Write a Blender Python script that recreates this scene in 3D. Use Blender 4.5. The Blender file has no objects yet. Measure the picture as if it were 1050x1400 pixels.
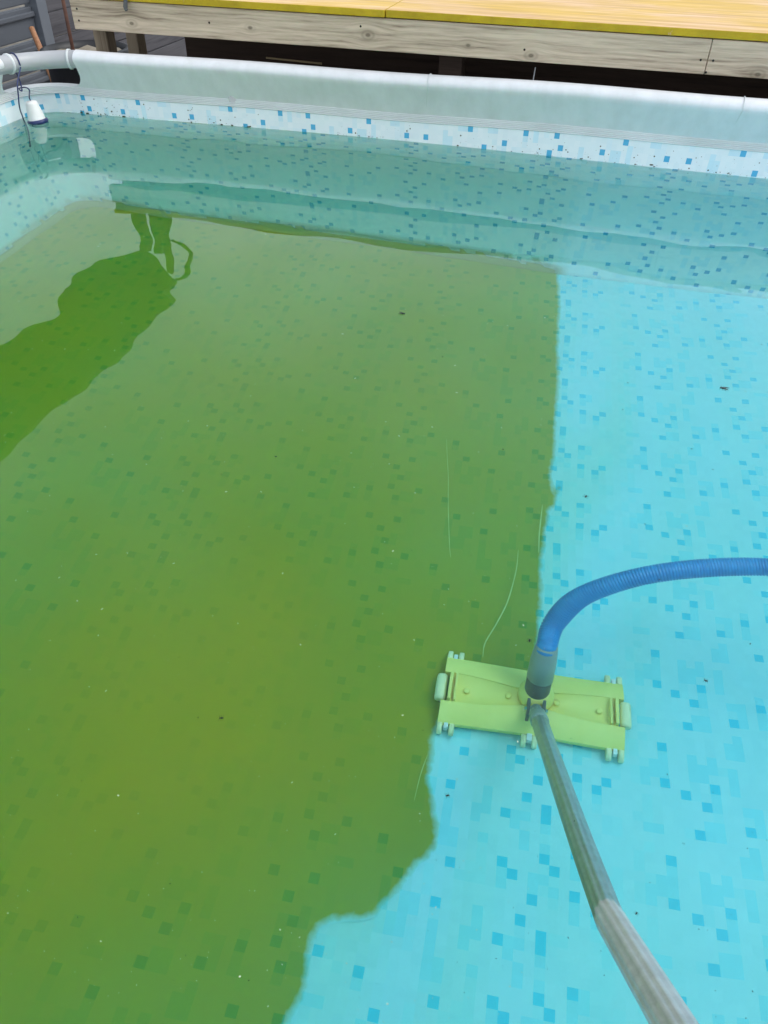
import bpy, bmesh, math, random
import numpy as np
from math import sin, cos, pi, radians, sqrt, atan2, hypot
from mathutils import Vector, Matrix, noise as mnoise

random.seed(7)
rng = np.random.default_rng(11)
S = bpy.context.scene
COL = S.collection

# ------------------------------------------------------------------ camera
# world: water surface z = 0, far pool wall along X, camera above the origin
PITCH, ROLL, YAW, FPX, CAMH, DEPTH = .7093, .0208, .2515, 1057.5, .7648, .7016
_w = Vector((-sin(YAW)*cos(PITCH), cos(YAW)*cos(PITCH), -sin(PITCH)))
_r = Vector((cos(YAW), sin(YAW), 0)); _u = _r.cross(_w)
CR = cos(ROLL)*_r + sin(ROLL)*_u; CU = -sin(ROLL)*_r + cos(ROLL)*_u
cd = bpy.data.cameras.new('camera'); cam = bpy.data.objects.new('camera', cd); COL.objects.link(cam)
cam.matrix_world = Matrix(((CR.x, CU.x, -_w.x, 0), (CR.y, CU.y, -_w.y, 0), (CR.z, CU.z, -_w.z, CAMH), (0, 0, 0, 1)))
cd.sensor_fit = 'VERTICAL'; cd.sensor_height = 36; cd.lens = 36*FPX/1400
cd.clip_start = .02; cd.clip_end = 2000
S.camera = cam

# ------------------------------------------------------------------ sky, sun, exposure
SUN_EL, SUN_AZ = radians(52), radians(78)      # azimuth clockwise from +Y
wd = bpy.data.worlds.new('World'); S.world = wd; wd.use_nodes = True
nt = wd.node_tree; nt.nodes.clear()
def wn(t, **k):
    n = nt.nodes.new(t)
    for a, b in k.items(): setattr(n, a, b)
    return n
sky = wn('ShaderNodeTexSky', sky_type='NISHITA', sun_disc=False, sun_elevation=SUN_EL, sun_rotation=SUN_AZ)
tc = wn('ShaderNodeTexCoord')
cn = wn('ShaderNodeTexNoise'); cn.inputs['Scale'].default_value = 2.6; cn.inputs['Detail'].default_value = 5
cr = wn('ShaderNodeValToRGB')
cr.color_ramp.elements[0].position = .32; cr.color_ramp.elements[0].color = (4.6, 5.1, 5.8, 1)
cr.color_ramp.elements[1].position = .62; cr.color_ramp.elements[1].color = (8.2, 8.6, 9.0, 1)
mx = wn('ShaderNodeMix', data_type='RGBA'); mx.inputs[0].default_value = .8
bg = wn('ShaderNodeBackground'); bg.inputs[1].default_value = .14
wo = wn('ShaderNodeOutputWorld')
L = nt.links.new
L(tc.outputs['Generated'], cn.inputs['Vector']); L(cn.outputs['Fac'], cr.inputs[0])
sx_ = wn('ShaderNodeSeparateXYZ'); L(tc.outputs['Generated'], sx_.inputs[0])
gm = wn('ShaderNodeMath', operation='MAXIMUM'); L(sx_.outputs['Z'], gm.inputs[0]); gm.inputs[1].default_value = 0
ga = wn('ShaderNodeMath', operation='MULTIPLY_ADD'); L(gm.outputs[0], ga.inputs[0]); ga.inputs[1].default_value = -.72; ga.inputs[2].default_value = 1.32   # thin bright overcast, brightest low down
gs = wn('ShaderNodeVectorMath', operation='SCALE'); L(cr.outputs[0], gs.inputs[0]); L(ga.outputs[0], gs.inputs['Scale'])
L(sky.outputs[0], mx.inputs[6]); L(gs.outputs[0], mx.inputs[7]); L(mx.outputs[2], bg.inputs[0]); L(bg.outputs[0], wo.inputs[0])
sd = bpy.data.lights.new('sun', 'SUN'); sd.energy = 1.5; sd.angle = radians(35); sd.color = (1, .96, .9)
so = bpy.data.objects.new('sun', sd); COL.objects.link(so)
sdir = Vector((sin(SUN_AZ)*cos(SUN_EL), cos(SUN_AZ)*cos(SUN_EL), sin(SUN_EL)))
so.rotation_euler = sdir.to_track_quat('Z', 'Y').to_euler(); so.location = sdir*20
S.view_settings.view_transform = 'Standard'; S.view_settings.look = 'None'; S.view_settings.gamma = 1
S.view_settings.use_curve_mapping = False; S.view_settings.exposure = 0.46
S.render.engine = 'CYCLES'
cy = S.cycles
cy.max_bounces = 14; cy.transmission_bounces = 12; cy.diffuse_bounces = 6; cy.glossy_bounces = 6
cy.transparent_max_bounces = 24; cy.volume_bounces = 2
cy.caustics_refractive = True; cy.caustics_reflective = True; cy.blur_glossy = 0
cy.use_denoising = True; cy.sample_clamp_indirect = 20

# ------------------------------------------------------------------ measuring helpers (photo pixel -> place in the world)
O = Vector((0, 0, CAMH))
def ray(x, y): return (_w + CR*((x-525)/FPX) - CU*((y-700)/FPX)).normalized()
def atz(x, y, z=0.):
    v = ray(x, y); return O + v*((z-CAMH)/v.z)
def atY(x, y, Y):
    v = ray(x, y); return O + v*(Y/v.y)
def atX(x, y, X):
    v = ray(x, y); return O + v*(X/v.x)
def under(x, y, z):
    v = ray(x, y); p = O + v*(-CAMH/v.z); q = v/1.333; q.z = -sqrt(1-q.x*q.x-q.y*q.y); return p + q*(z/q.z)

def mir(x, y, z):
    v = ray(x, y); p = O + v*(-CAMH/v.z); return p + Vector((v.x, v.y, -v.z))*(z/-v.z)
def mir_y(x, y, Y):
    v = ray(x, y); p = O + v*(-CAMH/v.z); return p + Vector((v.x, v.y, -v.z))*((Y-p.y)/v.y)

# ------------------------------------------------------------------ object helpers
def tag(o, label=None, cat=None, group=None, kind=None):
    for k, v in (('label', label), ('category', cat), ('group', group), ('kind', kind)):
        if v: o[k] = v
    return o
def empty(name, loc=(0, 0, 0), rz=0):
    o = bpy.data.objects.new(name, None); COL.objects.link(o); o.location = loc; o.rotation_euler.z = rz
    o.empty_display_size = .1
    return o
def link(name, me, mat, parent=None, smooth=False):
    o = bpy.data.objects.new(name, me); COL.objects.link(o)
    if mat and not me.materials: me.materials.append(mat)
    if parent:
        o.parent = parent
        o.matrix_parent_inverse = Matrix.Identity(4)
    if smooth: me.shade_smooth()
    return o
def mesh(name, V, F, mat, parent=None, smooth=False):
    me = bpy.data.meshes.new(name); me.from_pydata([tuple(v) for v in V], [], F); me.update()
    return link(name, me, mat, parent, smooth)
def from_bm(name, bm, mat, parent=None, smooth=False):
    bmesh.ops.recalc_face_normals(bm, faces=bm.faces)
    me = bpy.data.meshes.new(name); bm.to_mesh(me); bm.free()
    return link(name, me, mat, parent, smooth)
def bm_box(bm, c, s, rot=None, bev=0., seg=2):
    r = bmesh.ops.create_cube(bm, size=1)
    vs = r['verts']
    bmesh.ops.scale(bm, vec=s, verts=vs)
    if bev:
        es = list({e for v in vs for e in v.link_edges})
        rb = bmesh.ops.bevel(bm, geom=es, offset=bev, segments=seg, affect='EDGES', profile=.6)
        vs = list({v for f in rb['faces'] for v in f.verts} | {v for v in vs if v.is_valid})
    if rot is not None: bmesh.ops.rotate(bm, cent=(0, 0, 0), matrix=rot, verts=vs)
    bmesh.ops.translate(bm, vec=c, verts=vs)
    return vs
def box(name, lo, hi, mat, parent=None, bev=.003, rot=None):
    bm = bmesh.new(); lo = Vector(lo); hi = Vector(hi)
    bm_box(bm, (lo+hi)/2, hi-lo, rot, bev); return from_bm(name, bm, mat, parent)
def smooth_path(pts, n=8):
    P = [Vector(p) for p in pts]; out = []
    for i in range(len(P)-1):
        a, b, c, d = P[max(i-1, 0)], P[i], P[i+1], P[min(i+2, len(P)-1)]
        for k in range(n):
            t = k/n
            out.append(.5*((2*b)+(c-a)*t+(2*a-5*b+4*c-d)*t*t+(3*b-a-3*c+d)*t**3))
    out.append(P[-1]); return out
def tube(name, pts, rad, mat, parent=None, seg=16, caps=True, prof=None, closed=False):
    """rad: number or list; prof: per-angle radius factor"""
    P = [Vector(p) for p in pts]; N = len(P); V = []; F = []
    up = None
    for i in range(N):
        t = (P[(i+1) % N if closed else min(i+1, N-1)] - P[(i-1) % N if closed else max(i-1, 0)]).normalized()
        if up is None:
            up = Vector((0, 0, 1)) if abs(t.z) < .9 else Vector((1, 0, 0))
        a = (up - t*up.dot(t)).normalized(); b = t.cross(a); up = a
        r = rad[i] if hasattr(rad, '__len__') else rad
        for k in range(seg):
            an = 2*pi*k/seg; rr = r*(prof[k % len(prof)] if prof else 1)
            V.append(P[i] + a*(rr*cos(an)) + b*(rr*sin(an)))
    M = N if closed else N-1
    for i in range(M):
        j = (i+1) % N
        for k in range(seg):
            l = (k+1) % seg
            F.append((i*seg+k, i*seg+l, j*seg+l, j*seg+k))
    if caps and not closed:
        F.append(tuple(range(seg-1, -1, -1))); F.append(tuple((N-1)*seg+k for k in range(seg)))
    o = mesh(name, V, F, mat, parent, True)
    return o
def lathe(name, prof, loc, mat, parent=None, seg=32, rot=None):
    V = []; F = []
    for r, z in prof:
        for k in range(seg):
            v = Vector((r*cos(2*pi*k/seg), r*sin(2*pi*k/seg), z))
            if rot is not None: v = rot @ v
            V.append(v + Vector(loc))
    n = len(prof)
    for i in range(n-1):
        for k in range(seg):
            l = (k+1) % seg; F.append((i*seg+k, i*seg+l, (i+1)*seg+l, (i+1)*seg+k))
    F.append(tuple(range(seg-1, -1, -1))); F.append(tuple((n-1)*seg+k for k in range(seg)))
    return mesh(name, V, F, mat, parent, True)

# ------------------------------------------------------------------ materials
def mat(name, col=(.5, .5, .5), rough=.6, metal=0., spec=.5):
    m = bpy.data.materials.new(name); m.use_nodes = True
    b = m.node_tree.nodes['Principled BSDF']
    b.inputs['Base Color'].default_value = (*col, 1); b.inputs['Roughness'].default_value = rough
    b.inputs['Metallic'].default_value = metal; b.inputs['Specular IOR Level'].default_value = spec
    return m
class NB:
    def __init__(s, m): s.t = m.node_tree; s.b = s.t.nodes.get('Principled BSDF')
    def n(s, t, ins=None, **k):
        x = s.t.nodes.new(t)
        for a, v in k.items(): setattr(x, a, v)
        for a, v in (ins or {}).items(): s.set(x, a, v)
        return x
    def set(s, x, a, v):
        i = x.inputs[a]
        if isinstance(v, bpy.types.NodeSocket): s.t.links.new(v, i)
        else: i.default_value = v
    def pos(s): return s.n('ShaderNodeTexCoord').outputs['Object']
    def mapv(s, v, scale=(1, 1, 1), loc=(0, 0, 0), rot=(0, 0, 0)):
        return s.n('ShaderNodeMapping', {'Vector': v, 'Scale': scale, 'Location': loc, 'Rotation': rot}).outputs[0]
    def noise(s, v, sc, det=4, rough=.55, dist=0.):
        return s.n('ShaderNodeTexNoise', {'Vector': v, 'Scale': sc, 'Detail': det, 'Roughness': rough, 'Distortion': dist}).outputs['Fac']
    def ramp(s, f, stops):
        r = s.n('ShaderNodeValToRGB', {'Fac': f}); e = r.color_ramp.elements
        while len(e) < len(stops): e.new(.5)
        for q, (p, c) in zip(e, stops):
            q.position = p; q.color = c if len(c) == 4 else (*c, 1)
        return r.outputs[0]
    def math(s, op, a, b=0., c=0., clamp=False):
        return s.n('ShaderNodeMath', {0: a, 1: b, 2: c}, operation=op, use_clamp=clamp).outputs[0]
    def mix(s, f, a, b, mode='MIX'):
        x = s.n('ShaderNodeMix', {0: f, 6: a, 7: b}, data_type='RGBA', blend_type=mode); return x.outputs[2]
    def bump(s, h, dist=.002, st=1.):
        x = s.n('ShaderNodeBump', {'Height': h, 'Distance': dist, 'Strength': st}); s.set(s.b, 'Normal', x.outputs[0]); return x
    def col(s, c): s.set(s.b, 'Base Color', c)
    def rough(s, c): s.set(s.b, 'Roughness', c)
W4 = lambda c: (*c, 1)

def mottled(name, c1, c2, rough=.6, sc=8, bump=.0, stretch=(1, 1, 1), spec=.5):
    m = mat(name, c1, rough, 0, spec); b = NB(m); v = b.mapv(b.pos(), stretch)
    n = b.noise(v, sc, 6); b.col(b.ramp(n, [(.35, c1), (.68, c2)]))
    if bump: b.bump(b.noise(v, sc*6, 5), bump)
    return m
def wood(name, dark, light, axis='X', sc=40, knots=(), rough=.75, green=None):
    m = mat(name, light, rough, 0, .25); b = NB(m); p = b.pos()
    st = {'X': (.05, 1, 1), 'Y': (1, .05, 1), 'Z': (1, 1, .05)}[axis]
    v = p
    kn = None
    for (kx, ky, kz, kr) in knots:       # grain flows round each knot, rings in its heart
        d = b.n('ShaderNodeVectorMath', {0: p, 1: (kx, ky, kz)}, operation='SUBTRACT').outputs[0]
        d = b.n('ShaderNodeVectorMath', {0: d, 1: (.62, 0, 1.)}, operation='MULTIPLY').outputs[0]
        ln = b.n('ShaderNodeVectorMath', {0: d}, operation='LENGTH').outputs['Value']
        k = b.math('POWER', 2.718, b.math('MULTIPLY', b.math('MULTIPLY', ln, ln), -1/(kr*kr)))
        off = b.n('ShaderNodeVectorMath', {0: d, 'Scale': b.math('MULTIPLY', k, -.75)}, operation='SCALE').outputs[0]
        v = b.n('ShaderNodeVectorMath', {0: v, 1: off}, operation='ADD').outputs[0]
        core = b.math('POWER', 2.718, b.math('MULTIPLY', b.math('MULTIPLY', ln, ln), -1/(kr*kr*.16)))
        ring = b.math('MULTIPLY', b.math('MULTIPLY_ADD', b.math('SINE', b.math('MULTIPLY', ln, 620.)), .35, .65), core)
        kn = ring if kn is None else b.math('MAXIMUM', kn, ring)
    g = b.mapv(v, st)
    n1 = b.noise(g, sc*2.2, 6, .62); n2 = b.noise(g, sc*.35, 3); n3 = b.noise(p, 3.2, 4)
    f = b.math('ADD', b.math('MULTIPLY', n1, .62), b.math('MULTIPLY', n2, .38))
    c = b.ramp(f, [(.34, dark), (.47, tuple(.6*y+.4*x for x, y in zip(dark, light))), (.62, light)])
    c = b.mix(b.math('MULTIPLY', n3, .35), c, W4(tuple(x*.72 for x in light)))
    if kn is not None:
        c = b.mix(b.math('MULTIPLY', kn, .8, clamp=True), c, W4((.10, .075, .05)))
    b.col(c); b.bump(f, .0016)
    return m

M = {}
M['pvc'] = m = mat('white_pvc', (.72, .76, .76), .42); b = NB(m); p = b.pos()
sv = b.mapv(p, (9, 9, .5)); st = b.noise(sv, 2.2, 5, .6); sp = b.noise(p, 2.4, 4)
c = b.ramp(st, [(.3, (.67, .68, .70)), (.6, (.76, .765, .80)), (.8, (.80, .80, .82))])
c = b.mix(b.math('MULTIPLY', sp, .35), c, W4((.62, .67, .66)))
b.col(c); b.bump(b.noise(b.mapv(p, (3, 3, 1)), 3., 4), .006)
M['pvc_plain'] = mottled('grey_white_pvc', (.62, .66, .66), (.72, .75, .76), .45, 6)
M['outer'] = mottled('outer_grey_pvc', (.32, .34, .36), (.4, .42, .44), .5, 5)
M['grey_plastic'] = mottled('grey_plastic', (.36, .37, .39), (.43, .44, .46), .4, 5, .0004)
M['steel'] = mottled('galvanised_steel', (.45, .46, .47), (.55, .56, .57), .35, 9)
# printed mosaic liner: the print colour is stored per printed square
M['liner'] = m = mat('mosaic_liner', (.8, .8, .8), .38); b = NB(m); p = b.pos()
at = b.n('ShaderNodeAttribute', attribute_name='print').outputs['Color']
film = b.noise(p, 2.2, 5, .6)
b.col(b.mix(b.math('MULTIPLY', b.math('SUBTRACT', film, .35, clamp=True), .28), at, W4((.42, .60, .50))))
b.bump(b.noise(p, 7, 4), .004)

# ------------------------------------------------------------------ ground
M['ground'] = m = mat('gravelly_soil', (.14, .12, .1), .95); b = NB(m); p = b.pos()
b.col(b.ramp(b.noise(p, 3, 8, .7), [(.3, (.07, .06, .05)), (.55, (.16, .14, .11)), (.8, (.28, .26, .22))])); b.bump(b.noise(p, 40, 6), .02)
GZ = -.74
tag(mesh('ground', [(-600, -600, GZ), (600, -600, GZ), (600, 600, GZ), (-600, 600, GZ)], [(0, 1, 2, 3)], M['ground']), kind='structure')

# ------------------------------------------------------------------ pool shell
T = .2009/12                           # printed square
XL, XR, YN, YF, RC = -2.045, 1.9, -.22, 2.728, .11
def bow_far(x): return .036*(1-cos(2*pi*(x+2.05)/2.65))/2
def bow_left(y): return .02*(1-cos(2*pi*(y+.2)/2.9))/2
def perimeter(off=0., step=T, rc=RC):
    """inner liner outline, counter-clockwise seen from above, from the far right corner leftwards; off > 0 = outwards"""
    raw = []
    def arc(cx, cy, a0, a1, n=14):
        for k in range(n+1):
            a = a0+(a1-a0)*k/n; raw.append((cx+rc*cos(a), cy+rc*sin(a)))
    arc(XR-rc, YF-rc, 0, pi/2); raw += [(XR-rc-(XR-XL-2*rc)*k/60, YF) for k in range(1, 60)]
    arc(XL+rc, YF-rc, pi/2, pi); raw += [(XL, YF-rc-(YF-YN-2*rc)*k/40) for k in range(1, 40)]
    arc(XL+rc, YN+rc, pi, 1.5*pi); raw += [(XL+rc+(XR-XL-2*rc)*k/40, YN) for k in range(1, 40)]
    arc(XR-rc, YN+rc, 1.5*pi, 2*pi); raw += [(XR, YN+rc+(YF-YN-2*rc)*k/40) for k in range(1, 40)]
    out = []
    for x, y in raw:
        t = min(max((y-1.9)/.8, 0), 1); u = min(max((-1.2-x)/.7, 0), 1)
        out.append((x - bow_left(y)*u, y + bow_far(x)*t*t*(3-2*t)))
    P = np.array(out+[out[0]]); seg = np.hypot(*(P[1:]-P[:-1]).T); s = np.r_[0, np.cumsum(seg)]
    n = int(round(s[-1]/step)); q = np.linspace(0, s[-1], n, endpoint=False)
    x = np.interp(q, s, P[:, 0]); y = np.interp(q, s, P[:, 1])
    tx = np.roll(x, -1)-np.roll(x, 1); ty = np.roll(y, -1)-np.roll(y, 1); l = np.hypot(tx, ty)
    return np.c_[x+off*ty/l, y-off*tx/l], q
pool = empty('frame_pool', (0, 0, 0))
tag(pool, 'rectangular above-ground frame pool with white rim and blue mosaic printed liner', 'pool')

# the print: dark squares read off the floor, repeating every 12 rows
DARK = [(-16, 3), (-15, 7), (-13, 1), (-13, 8), (-10, 4), (-4, 3), (0, 0), (0, 8), (2, 1), (3, 5), (4, 2), (5, 0), (8, 4), (11, 2), (12, 7),
        (14, 9), (14, 1), (15, 3), (15, 11), (16, 7), (18, 1), (22, 2), (24, 5), (28, 7), (29, 3), (34, 2), (34, 9), (37, 5), (38, 9), (39, 2),
        (41, 0), (41, 4), (43, 5), (44, 4), (47, 7)]
NC = 51
tabL = np.zeros((12, NC), int)         # 0 ground, 1 pale, 2 mid, 3 dark
rt = np.random.default_rng(4)
for _ in range(95):
    r0, c0 = rt.integers(0, 12), rt.integers(0, NC); h_, w_ = [(1, 1), (1, 2), (2, 1), (2, 2), (3, 1), (2, 1), (1, 1)][rt.integers(0, 7)]
    if rt.random() < .45 and ((c0 % 9) < 2): continue
    lev = 1 if rt.random() < .72 else 2
    for i in range(h_):
        for j in range(w_): tabL[(r0+i) % 12, (c0+j) % NC] = max(lev, tabL[(r0+i) % 12, (c0+j) % NC])
for c0, r0 in DARK:
    tabL[r0 % 12, c0 % NC] = 3
    if rt.random() < .35:
        for i in (1, 2): tabL[(r0+i) % 12, c0 % NC] = max(1+(rt.random() < .6), tabL[(r0+i) % 12, c0 % NC])
PRINT_WALL = np.array([(.70, .79, .83), (.64, .77, .83), (.53, .73, .82), (.03, .36, .62)])
PRINT_FLOOR = np.array([(.36, .73, .83), (.31, .725, .83), (.22, .70, .83), (.0, .58, .80)])
def set_print(o, cols):
    a = o.data.attributes.new('print', 'FLOAT_COLOR', 'FACE')
    a.data.foreach_set('color', np.c_[cols, np.ones(len(cols))].astype(np.float32).ravel())

# floor sheet: printed squares lie 4.3 degrees off the wall
A0 = .0814
XG, YG = -.4651, 1.2563
def cell_print(i, j):
    return tabL[j % 12, i % NC] if i < 47 else tabL[(j+33) % 12, (i-50) % NC]
def floor_pt(i, j, lift=0.):
    xf = XG+(i-.5)*T; yf = YG-(j-.5)*T; c_, s_ = cos(A0), sin(A0)
    x = c_*xf-s_*yf; y = s_*xf+c_*yf
    nx = mnoise.noise((x*2.3, y*2.3, 1.))*.006 + mnoise.noise((x*7, y*7, 5.))*.0016
    ny = mnoise.noise((x*2.3, y*2.3, 9.))*.006 + mnoise.noise((x*7, y*7, 7.))*.0016
    z = -DEPTH + mnoise.noise((x*3.1, y*3.1, 3.))*.006
    fx, fy = x-.47, y-1.02               # a small fold in the sheet
    z += .008*math.exp(-((fx*.8+fy*.6)/.018)**2-((fx*.6-fy*.8)/.14)**2)
    return (x+nx, y+ny, z+lift)
def floor_grid():
    V = []; idx = {}; F = []; C = []
    c_, s_ = cos(A0), sin(A0)
    def vert(i, j):
        k = (i, j)
        if k in idx: return idx[k]
        idx[k] = len(V); V.append(floor_pt(i, j)); return idx[k]
    for i in range(-120, 190):
        for j in range(-110, 140):
            xf = XG+i*T; yf = YG-j*T
            x = c_*xf-s_*yf; y = s_*xf+c_*yf
            if not (XL-.02 < x < XR+.012 and YN-.012 < y < YF+.05): continue
            if y > YF+bow_far(x)+.016: continue
            F.append((vert(i, j), vert(i, j+1), vert(i+1, j+1), vert(i+1, j)))
            C.append(cell_print(i, j))
    return V, F, np.array(C)
V, F, C = floor_grid()
fl = mesh('floor_sheet', V, F, M['liner'], pool, True)
jit = 1+(rng.random(len(C))-.5)[:, None]*np.array([.10, .04, .03])
FLOOR_C = C; FLOOR_J = jit

CX, CY = (XL+XR)/2, (YN+YF)/2
def inset(z):
    """the soft liner sweeps inward towards the floor"""
    t = min(max((-.22-z)/(DEPTH-.22), 0), 1); return .25*t**2.2
def inward(x, y, i):
    return CX+(x-CX)*(1-i/((XR-XL)/2)), CY+(y-CY)*(1-i/((YF-YN)/2))
def lean(z): return .24*max(0., z+.05)    # above the water the liner leans out a little
def rim_dz(x, y):
    """the rim is not quite straight or level"""
    return .005*(x+.6) + .0035*sin(2.6*x+.7) + .002*sin(6.1*x+y)
ZP0, ZP1 = .063, .088                  # top of the print, top of the welt
per, q = perimeter(0.)
n = len(per)
zs = []; z_ = ZP0
while z_ > -DEPTH-.004:          # equal steps along the sloping sheet
    zs.append(z_); sl_ = (inset(z_-.004)-inset(z_))/.004; z_ -= T/sqrt(1+sl_*sl_)
zs = np.array(zs+[-DEPTH-.02])
V = []; F = []; C = []
for i in range(n):
    x, y = per[i]; dz = rim_dz(x, y)
    for k, z in enumerate(zs):
        fade = max(0., 1-(ZP0-z)/.35)
        xi, yi = inward(x, y, inset(z)-lean(z)); V.append((xi, yi, z+dz*fade))
m_ = len(zs)
for i in range(n):
    j = (i+1) % n
    for k in range(m_-1):
        F.append((i*m_+k, i*m_+k+1, j*m_+k+1, j*m_+k)); C.append(tabL[(k+5) % 12, (i*1+13) % NC])
wl = mesh('wall_liner', V, F, M['liner'], pool, True)
C = np.array(C); jit = 1+(rng.random(len(C))-.5)[:, None]*np.array([.08, .04, .03])
set_print(wl, np.clip(PRINT_WALL[C]*jit, 0, 1))
# outer skin
po, _ = perimeter(.048, .06); no = len(po)
V = [(x, y, ZP0-.01) for x, y in po]+[(x, y, GZ-.005) for x, y in po]
mesh('outer_skin', V, [(i, (i+1) % no, no+(i+1) % no, no+i) for i in range(no)], M['outer'], pool, True)
# welt: five moulded ribs all round, then the plain hem
pw, _ = perimeter(0., .03); nw = len(pw)
prof = []
for k in range(5):
    z0 = ZP0+k*(ZP1-ZP0)/5; hh = (ZP1-ZP0)/5
    for t in (0, .2, .4, .6, .8): prof.append((-.0006-.0042*sin(pi*t), z0+hh*t))
prof += [(-.0006, ZP1), (.004, ZP1+.006), (.012, ZP1+.006), (.012, ZP0)]
V = []; F = []
pts = [perimeter(o_, .03)[0] for o_ in sorted({p_[0] for p_ in prof})]; offs = sorted({p_[0] for p_ in prof})
nw = min(len(p_) for p_ in pts)
tn = []
for i in range(len(pw)):
    a = pw[(i+1) % len(pw)]-pw[i-1]; a = a/np.hypot(*a); tn.append((a[1], -a[0]))
for i in range(len(pw)):
    dz = rim_dz(*pw[i])
    for o_, z in prof: o_ += lean(z); V.append((pw[i][0]+tn[i][0]*o_, pw[i][1]+tn[i][1]*o_, z+dz))
k_ = len(prof)
for i in range(len(pw)):
    j = (i+1) % len(pw)
    for k in range(k_-1): F.append((i*k_+k, i*k_+k+1, j*k_+k+1, j*k_+k))
mesh('welt', V, F, M['pvc_plain'], pool, True)

# rim sleeves: flat band rising from the welt, wrapped round the tube; the band is cut away in a curve at each end
TR, TZ, TO = .029, .184, .0
def sleeve(side):
    """side 0 far, 1 left, 2 near, 3 right"""
    N = 150; V = []; F = []; cen = []
    e = .19
    for i in range(N+1):
        t = i/N
        if side == 0: x = XL+e+(XR-XL-2*e)*t; y = YF+bow_far(x); o = (0, 1)
        elif side == 2: x = XL+e+(XR-XL-2*e)*t; y = YN; o = (0, -1)
        elif side == 1: y = YN+e+(YF-YN-2*e)*t; x = XL-bow_left(y); o = (-1, 0)
        else: y = YN+e+(YF-YN-2*e)*t; x = XR; o = (1, 0)
        dz = rim_dz(x, y)
        ln = (XR-XL if side in (0, 2) else YF-YN)-2*e
        de = min(t, 1-t)*ln
        wr = .004*mnoise.noise((x*5, y*5, 2.))+.005*mnoise.noise((x*1.7, y*1.7, 8.))+.0022*mnoise.noise((x*23, y*23, 5.))*max(0, mnoise.noise((x*2.1, y*2.1, 4.))*2+.3)
        col = []
        # from inside bottom up round the tube and down outside
        bot = ZP1-.004
        for k in range(9):
            s = k/8; z = bot+(TZ-bot)*s; col.append((wr*sin(pi*s)*1.2+.004*s*(1-s)*-2, z))
        for k in range(1, 15):
            a = pi-pi*k/14*1.15; col.append((TO+(TR+.004)*cos(a), TZ+(TR+.002)*sin(a)))
        col.append((TO+.02, TZ-.06))
        for k in range(9):
            s = k/8; col[k] = (col[k][0]*(1-s)+lean(bot)*(1-s)+(TO-TR-.002)*s, col[k][1])
        cen.append((x+o[0]*TO, y+o[1]*TO, TZ+dz))
        for oo, z in col: V.append((x+o[0]*oo, y+o[1]*oo, z+dz))
    K = len(col)
    for i in range(N):
        for k in range(K-1): F.append((i*K+k, i*K+k+1, (i+1)*K+k+1, (i+1)*K+k))
    s_ = mesh('rim_sleeve', V, F, M['pvc'], pool, True)
    # curved gusset beyond each end: band edge sweeping down to the welt
    for end in (0, 1):
        V = []; F = []
        t = end; base = len(V); G = 10
        sg = -1 if end == 0 else 1
        for g in range(G+1):
            u = g/G; ds = .062*u
            if side in (0, 2): x = (XL+e if end == 0 else XR-e)+sg*ds; y = (YF+bow_far(x)) if side == 0 else YN; o = (0, 1 if side == 0 else -1)
            else: y = (YN+e if end == 0 else YF-e)+sg*ds; x = XL-bow_left(y) if side == 1 else XR; o = (-1 if side == 1 else 1, 0)
            dz = rim_dz(x, y); bot = ZP1-.004
            top = bot+.006+(TZ-.02-bot)*(1-sqrt(max(0, 1-(1-u)**2.2)))
            for k in range(5):
                s = k/4; z = bot+(top-bot)*s; f_ = (z-bot)/(TZ-bot)
                oo = lean(bot)*(1-f_)+(TO-TR-.002)*f_; V.append((x+o[0]*oo, y+o[1]*oo, z+dz))
        for g in range(G):
            for k in range(4): F.append((base+g*5+k, base+g*5+k+1, base+(g+1)*5+k+1, base+(g+1)*5+k))
        mesh('band_end', V, F, M['pvc'], s_, True)
    return s_, cen
sl, CEN = {}, {}
for s_ in range(4): sl[s_], CEN[s_] = sleeve(s_)
# weld seams round the far sleeve
for px, py in ((585, 125), (1013, 150)):
    x = atY(px, py, YF+.01).x; dz = rim_dz(x, YF); y = YF+bow_far(x)
    pts = [(x-.016+.002*k, y+lean(ZP1)*(1-k/8)-(TR+.003)*(k/8), ZP1+(TZ-ZP1)*k/8+dz) for k in range(9)]
    pts += [(x, y+TO+(TR+.006)*cos(pi-pi*k/10), TZ+(TR+.004)*sin(pi-pi*k/10)+dz) for k in range(1, 10)]
    tube('weld_seam', pts, .0016, M['pvc_plain'], sl[0], 6)
# corner elbows
for cx, cy_, sx, sy in ((XL, YF, -1, 1), (XR, YF, 1, 1), (XL, YN, -1, -1), (XR, YN, 1, -1)):
    R_ = .20; ccx = cx-sx*(R_-TO); ccy = cy_+(0.004 if sy > 0 else 0)-sy*(R_-TO); dz = rim_dz(cx, cy_)
    pts = []
    yy = bow_far(cx-sx*.2) if sy > 0 else 0
    for k in range(5): pts.append((ccx-sx*(.09-.09*k/5), ccy+sy*R_+yy*(1-k/5)*.6, TZ+dz))
    for k in range(17):
        a = pi/2*k/16; pts.append((ccx+sx*R_*sin(a), ccy+sy*R_*cos(a), TZ+dz-.004*sin(2*a)))
    for k in range(1, 6): pts.append((ccx+sx*R_, ccy-sy*.09*k/5, TZ+dz))
    el = tube('corner_elbow', pts, TR-.001, M['grey_plastic'], pool, 24)
    for end in (0, 1):
        i0 = 7 if end == 0 else len(pts)-9
        a, b_ = Vector(pts[i0]), Vector(pts[i0+1]); d_ = (b_-a).normalized()
        tube('collar_ring', [a-d_*.004, a-d_*.003, a+d_*.003, a+d_*.004], [TR-.003, TR+.003, TR+.003, TR-.003], M['pvc_plain'], el, 24)
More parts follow.
